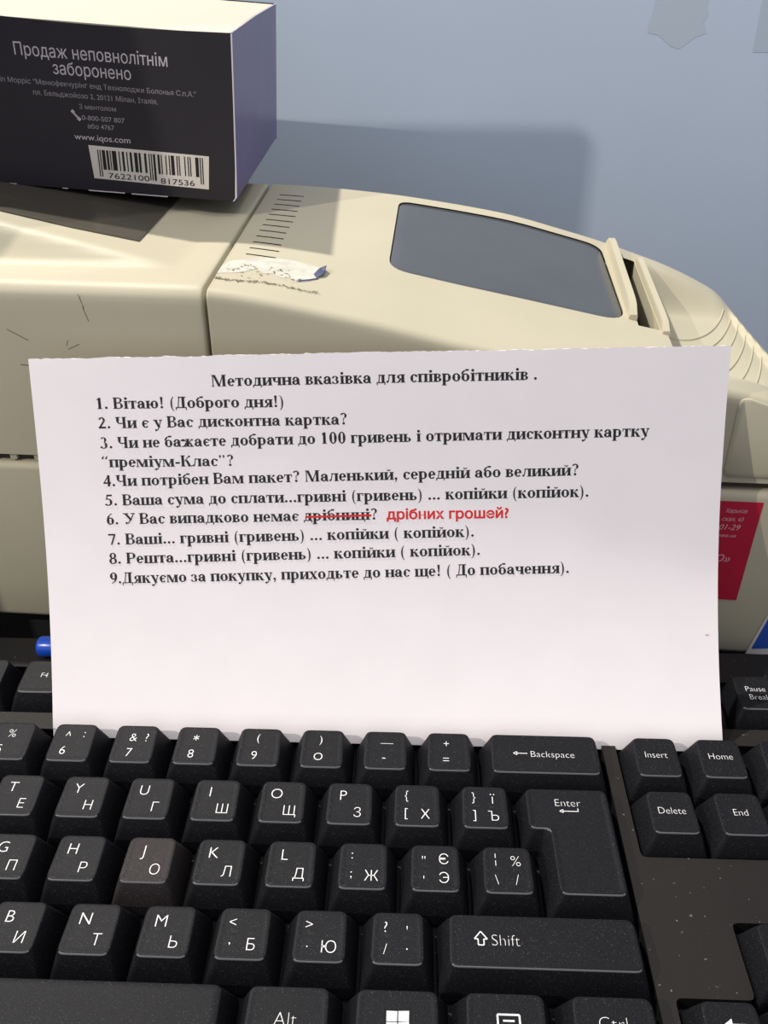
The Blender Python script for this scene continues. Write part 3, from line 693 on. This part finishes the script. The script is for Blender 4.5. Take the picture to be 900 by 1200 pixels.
# shift row
add_key(0, 2.25, 3, [('Shift', 0, 0, 3.2)], 'left Shift key', 'shift_key', tilt=T3)
q = [('Z', 'Я'), ('X', 'Ч'), ('C', 'С'), ('V', 'М'), ('B', 'И'), ('N', 'Т'), ('M', 'Ь')]
for i, (a, b) in enumerate(q): add_key(2.25 + i, 3.25 + i, 3, two(a, b), f'key printed {a} and {b}', tilt=T3)
add_key(9.25, 10.25, 3, four('<', '', ',', 'Б'), 'key printed with comma and Б', tilt=T3)
add_key(10.25, 11.25, 3, four('>', '', '.', 'Ю'), 'key printed with full stop and Ю', tilt=T3)
add_key(11.25, 12.25, 3, four('?', "'", '/', '.'), 'key printed with slash and question mark', tilt=T3)
add_key(12.25, 15, 3, [('sym', 'shift', -10, .5), ('Shift', -9.2, .4, 4.1, -.015)], 'wide right Shift key with an arrow', 'shift_key', tilt=T3)
# bottom row
for a, b, it, lb, nm in ((0, 1.25, [('Ctrl', -1, 2.6, 3.4)], 'left Ctrl key', 'key'), (1.25, 2.5, [('sym', 'windows', 0, 1)], 'left windows key', 'key'), (2.5, 3.75, [('Alt', -1, 2.6, 3.4)], 'left Alt key', 'key'),
                         (3.75, 9.78, [], 'long blank spacebar', 'spacebar'), (9.78, 11.1, [('Alt', -.2, -.4, 4.5, -.015)], 'right Alt key', 'key'), (11.1, 12.42, [('sym', 'windows', 0.2, -.3)], 'key with a four-pane window emblem', 'key'),
                         (12.42, 13.7, [('sym', 'menu', .6, -.6)], 'key with a menu emblem', 'key'), (13.7, 15, [('Ctrl', -.4, .9, 4.3, -.015)], 'right Ctrl key', 'key')):
    add_key(a, b, 4, it, lb, nm, tilt=T4, h=.35, dish=-.25 if nm == 'spacebar' else .16)
# navigation block
for i, (s, lb) in enumerate((('Insert', 'Insert key'), ('Home', 'Home key'), ('Page\nUp', 'Page Up key'))): add_key(15.25 + i, 16.25 + i, 0, [(s, 0, .8, 3.0, -.02, .98)], lb, tilt=T0)
for i, (s, lb) in enumerate((('Delete', 'Delete key'), ('End', 'End key'), ('Page\nDown', 'Page Down key'))): add_key(15.25 + i, 16.25 + i, 1, [(s, 0, .6, 3.0, -.02, .98)], lb, tilt=T1)
add_key(15.25, 16.25, 4, [('sym', 'left', .6, 1.6)], 'left arrow key', tilt=T4)
add_key(16.25, 17.25, 3, [], 'up arrow key', tilt=T3); add_key(16.25, 17.25, 4, [], 'down arrow key', tilt=T4); add_key(17.25, 18.25, 4, [], 'right arrow key', tilt=T4)
# function row
fk = [(0, 'Esc')] + [(2 + i, f'F{i+1}') for i in range(4)] + [(6.5 + i, f'F{i+5}') for i in range(4)] + [(11 + i, f'F{i+9}') for i in range(4)]
for u0, s in fk: add_key(u0, u0 + 1, FV, [(s, -.2 if s != 'F4' else .8, .6, 2.7, -.02)], s + ' key', tilt=T0)
for i, (s, lb) in enumerate((('Print\nScreen', 'Print Screen key'), ('Scroll\nLock', 'Scroll Lock key'))): add_key(15.25 + i, 16.25 + i, FV, [(s, 0, 1.8, 2.6, -.02)], lb, tilt=T0)
add_key(17.25, 18.25, FV, [('Pause', 0, 1.6, 2.9, -.02), ('Break', 0.6, -1.6, 2.9, -.02)], 'Pause Break key', tilt=T0)
# lint caught beside the arrow keys
for (x_, y_, w_, l_) in ((101.2, -53.6, .9, 3.2), (102.3, -61.5, .8, 1.5), (83.6, -72.5, .8, 2.2)):
    v, f = box_vf(x_, x_ + w_, y_ - l_ / 2, y_ + l_ / 2, -9, -7.2); lo = obj('lint', v, f, M['grimewhite'], KB)

# ------------------------------------------------------------------ unseen monitor added at the left to cast the straight shadow on the wall
MO = thing('shadow_caster_monitor', 'black flat monitor added out of view left of the keyboard to cast the wall shadow', 'monitor', (-441, -30, 0), (0, 0, 0))
bevbox('shadow_caster_housing', -184, 184, -3, 3, 150, 454, 1.5, M['case'], MO)
bevbox('shadow_caster_rear_cover', -90, 90, 3, 26, 190, 360, 6, M['case'], MO)
bevbox('shadow_caster_screen', -174, 174, -3.6, -2.8, 166, 444, 0, M['dark_panel'], MO)
bevbox('shadow_caster_neck', -22, 22, 10, 24, 8, 220, 4, M['case'], MO)
bevbox('shadow_caster_foot', -90, 90, -60, 80, 0, 9, 3, M['case'], MO)
# ------------------------------------------------------------------ blue pen behind the function keys
def tiltp(p): c, s = math.cos(TILT), math.sin(TILT); return (p[0], p[1] * c - p[2] * s, p[1] * s + p[2] * c + Z0)
PN = thing('blue_pen', 'blue pen lying behind the function keys, its end peeking past the sheet', 'pen', tiltp((-112.6, 42.5, DECK + 3.75)), (TILT, 0, 0))
def lathe(name, prof, material, parent, n=20):
    rings = [[(x, r * math.cos(a * 2 * math.pi / n), r * math.sin(a * 2 * math.pi / n)) for a in range(n)] for x, r in prof]
    v, f = loft(rings, True, True); return obj(name, v, f, material, parent, True, 40)
lathe('pen_cap', [(0, 2.6), (.4, 3.3), (1.2, 3.6), (6, 3.65), (46, 3.7), (46.5, 3.5)], M['pen'], PN)
lathe('pen_barrel', [(46, 3.4), (50, 3.6), (128, 3.5), (133, 2.6), (138, 1.4)], M['pen'], PN)
v, f = box_vf(8, 44, -.9, .9, 3.5, 4.4); obj('pen_clip', v, f, M['pen'], PN)

# ------------------------------------------------------------------ printed sheet
BL, BR, TL, TR = Vector((-96.6, 10.3, -3.2)), Vector((113.2, 10.2, -2.4)), Vector((-102.52, 60, 99.65)), Vector((108.82, 59, 107.06))
PWID, PHEI = 210.0, 114.0
def paper(a, b):
    p = a / PWID; qq = b / PHEI
    P = (BL * (1 - p) + BR * p) * (1 - qq) + (TL * (1 - p) + TR * p) * qq
    return P + Vector((0, .91, -.41)) * (3.5 * (1 - p) + 7 * p) * math.sin(math.pi * max(0, min(1, qq)) ** .9) + Vector((0, 0, Z0))
PN_ = Vector((0, -.91, .41))
ORG = Vector((5, 10.2, Z0 - 3))
SH = thing('printed_sheet', 'white printed instruction sheet with a torn top edge leaning against the printer', 'paper', ORG, (0, 0, 0))
NA, NB = 210, 40; tear = [0.0]
for i in range(NA): tear.append(tear[-1] * .8 + random.gauss(0, .07))
verts = []; faces = []
for side in (0, 1):
    for j in range(NB + 1):
        for i in range(NA + 1):
            b = -4.0 + (PHEI + 4.0) * j / NB
            if j == NB: b += tear[i] * 1.1 + random.uniform(0, .18)
            verts.append(tuple(paper(i, b) - PN_ * .12 * side - ORG))
nn = (NA + 1) * (NB + 1)
for j in range(NB):
    for i in range(NA):
        k = j * (NA + 1) + i; faces += [(k, k + 1, k + NA + 2, k + NA + 1), (k + nn, k + NA + 1 + nn, k + NA + 2 + nn, k + 1 + nn)]
bd = [i for i in range(NA + 1)] + [j * (NA + 1) + NA for j in range(1, NB + 1)] + [NB * (NA + 1) + i for i in range(NA - 1, -1, -1)] + [j * (NA + 1) for j in range(NB - 1, 0, -1)]
for i in range(len(bd)): a, b = bd[i], bd[(i + 1) % len(bd)]; faces.append((b, a, a + nn, b + nn))
sheet = flat('sheet_body', verts, faces, M['paper'], SH)
for p in sheet.data.polygons: p.use_smooth = True
sheet.data.set_sharp_from_angle(angle=math.radians(12))
def print_line(name, vf, a0, b0, a1, b1, material, label=None, dn=.1):
    v, f = vf; L = a1 - a0
    out = [tuple(paper(p[0] + a0, b0 + (b1 - b0) * (p[0] / L) + p[1]) + PN_ * dn - ORG) for p in v]
    o = flat(name, out, f, material, SH)
    if label: o['label'] = label
EM = 5.1
for s, (a0, b0), (a1, b1) in (
    ('Методична вказівка для співробітників .', (55.83, 104.92), (153.69, 105.48)),
    ('1. Вітаю! (Доброго дня!)', (19.81, 98.67), (77.26, 98.58)),
    ('2. Чи є у Вас дисконтна картка?', (19.89, 92.72), (96.4, 93.18)),
    ('3. Чи не бажаєте добрати до 100 гривень і отримати дисконтну картку', (19.86, 86.58), (187.61, 88.85)),
    ('“преміум-Клас”?', (19.88, 80.78), (60.83, 80.96)),
    ('4.Чи потрібен Вам пакет? Маленький, середній або великий?', (19.84, 74.83), (166.6, 77.56)),
    ('5. Ваша сума до сплати...гривні (гривень) ... копійки (копійок).', (19.85, 68.83), (169.8, 71.15)),
    ('6. У Вас випадково немає дрібниці?', (19.97, 62.9), (104.65, 64.4)),
    ('7. Ваші... гривні (гривень) ... копійки ( копійок).', (20.06, 56.52), (134.54, 59.17)),
    ('8. Решта...гривні (гривень) ... копійки ( копійок).', (19.93, 50.49), (136.33, 53.58)),
    ('9.Дякуємо за покупку, приходьте до нас ще! ( До побачення).', (19.85, 44.29), (163.89, 48.21))):
    print_line('printed_line', serif(s, 0, a1 - a0, EM), a0, b0, a1, b1, M['ink'])
print_line('red_printed_line', fit_text('дрібних грошей?', 0, 37.8, 4.25, .1), 107.6, 64.5, 145.4, 64.9, M['red_ink'], 'red correction words')
sk = Flat(); sk.rect(0, 20.6, -.3, .3)
print_line('strike_line', (sk.v, sk.f), 82.3, 65.2, 102.9, 65.7, M['red_ink'], 'red strike through a word', .16)
fk_ = Flat(); fk_.rect(0, 1.1, -.12, .12); print_line('pink_fleck', (fk_.v, fk_.f), 206, 29.9, 207.1, 29.9, mat('pink_fleck', s2l(190, 110, 120), .8), None)
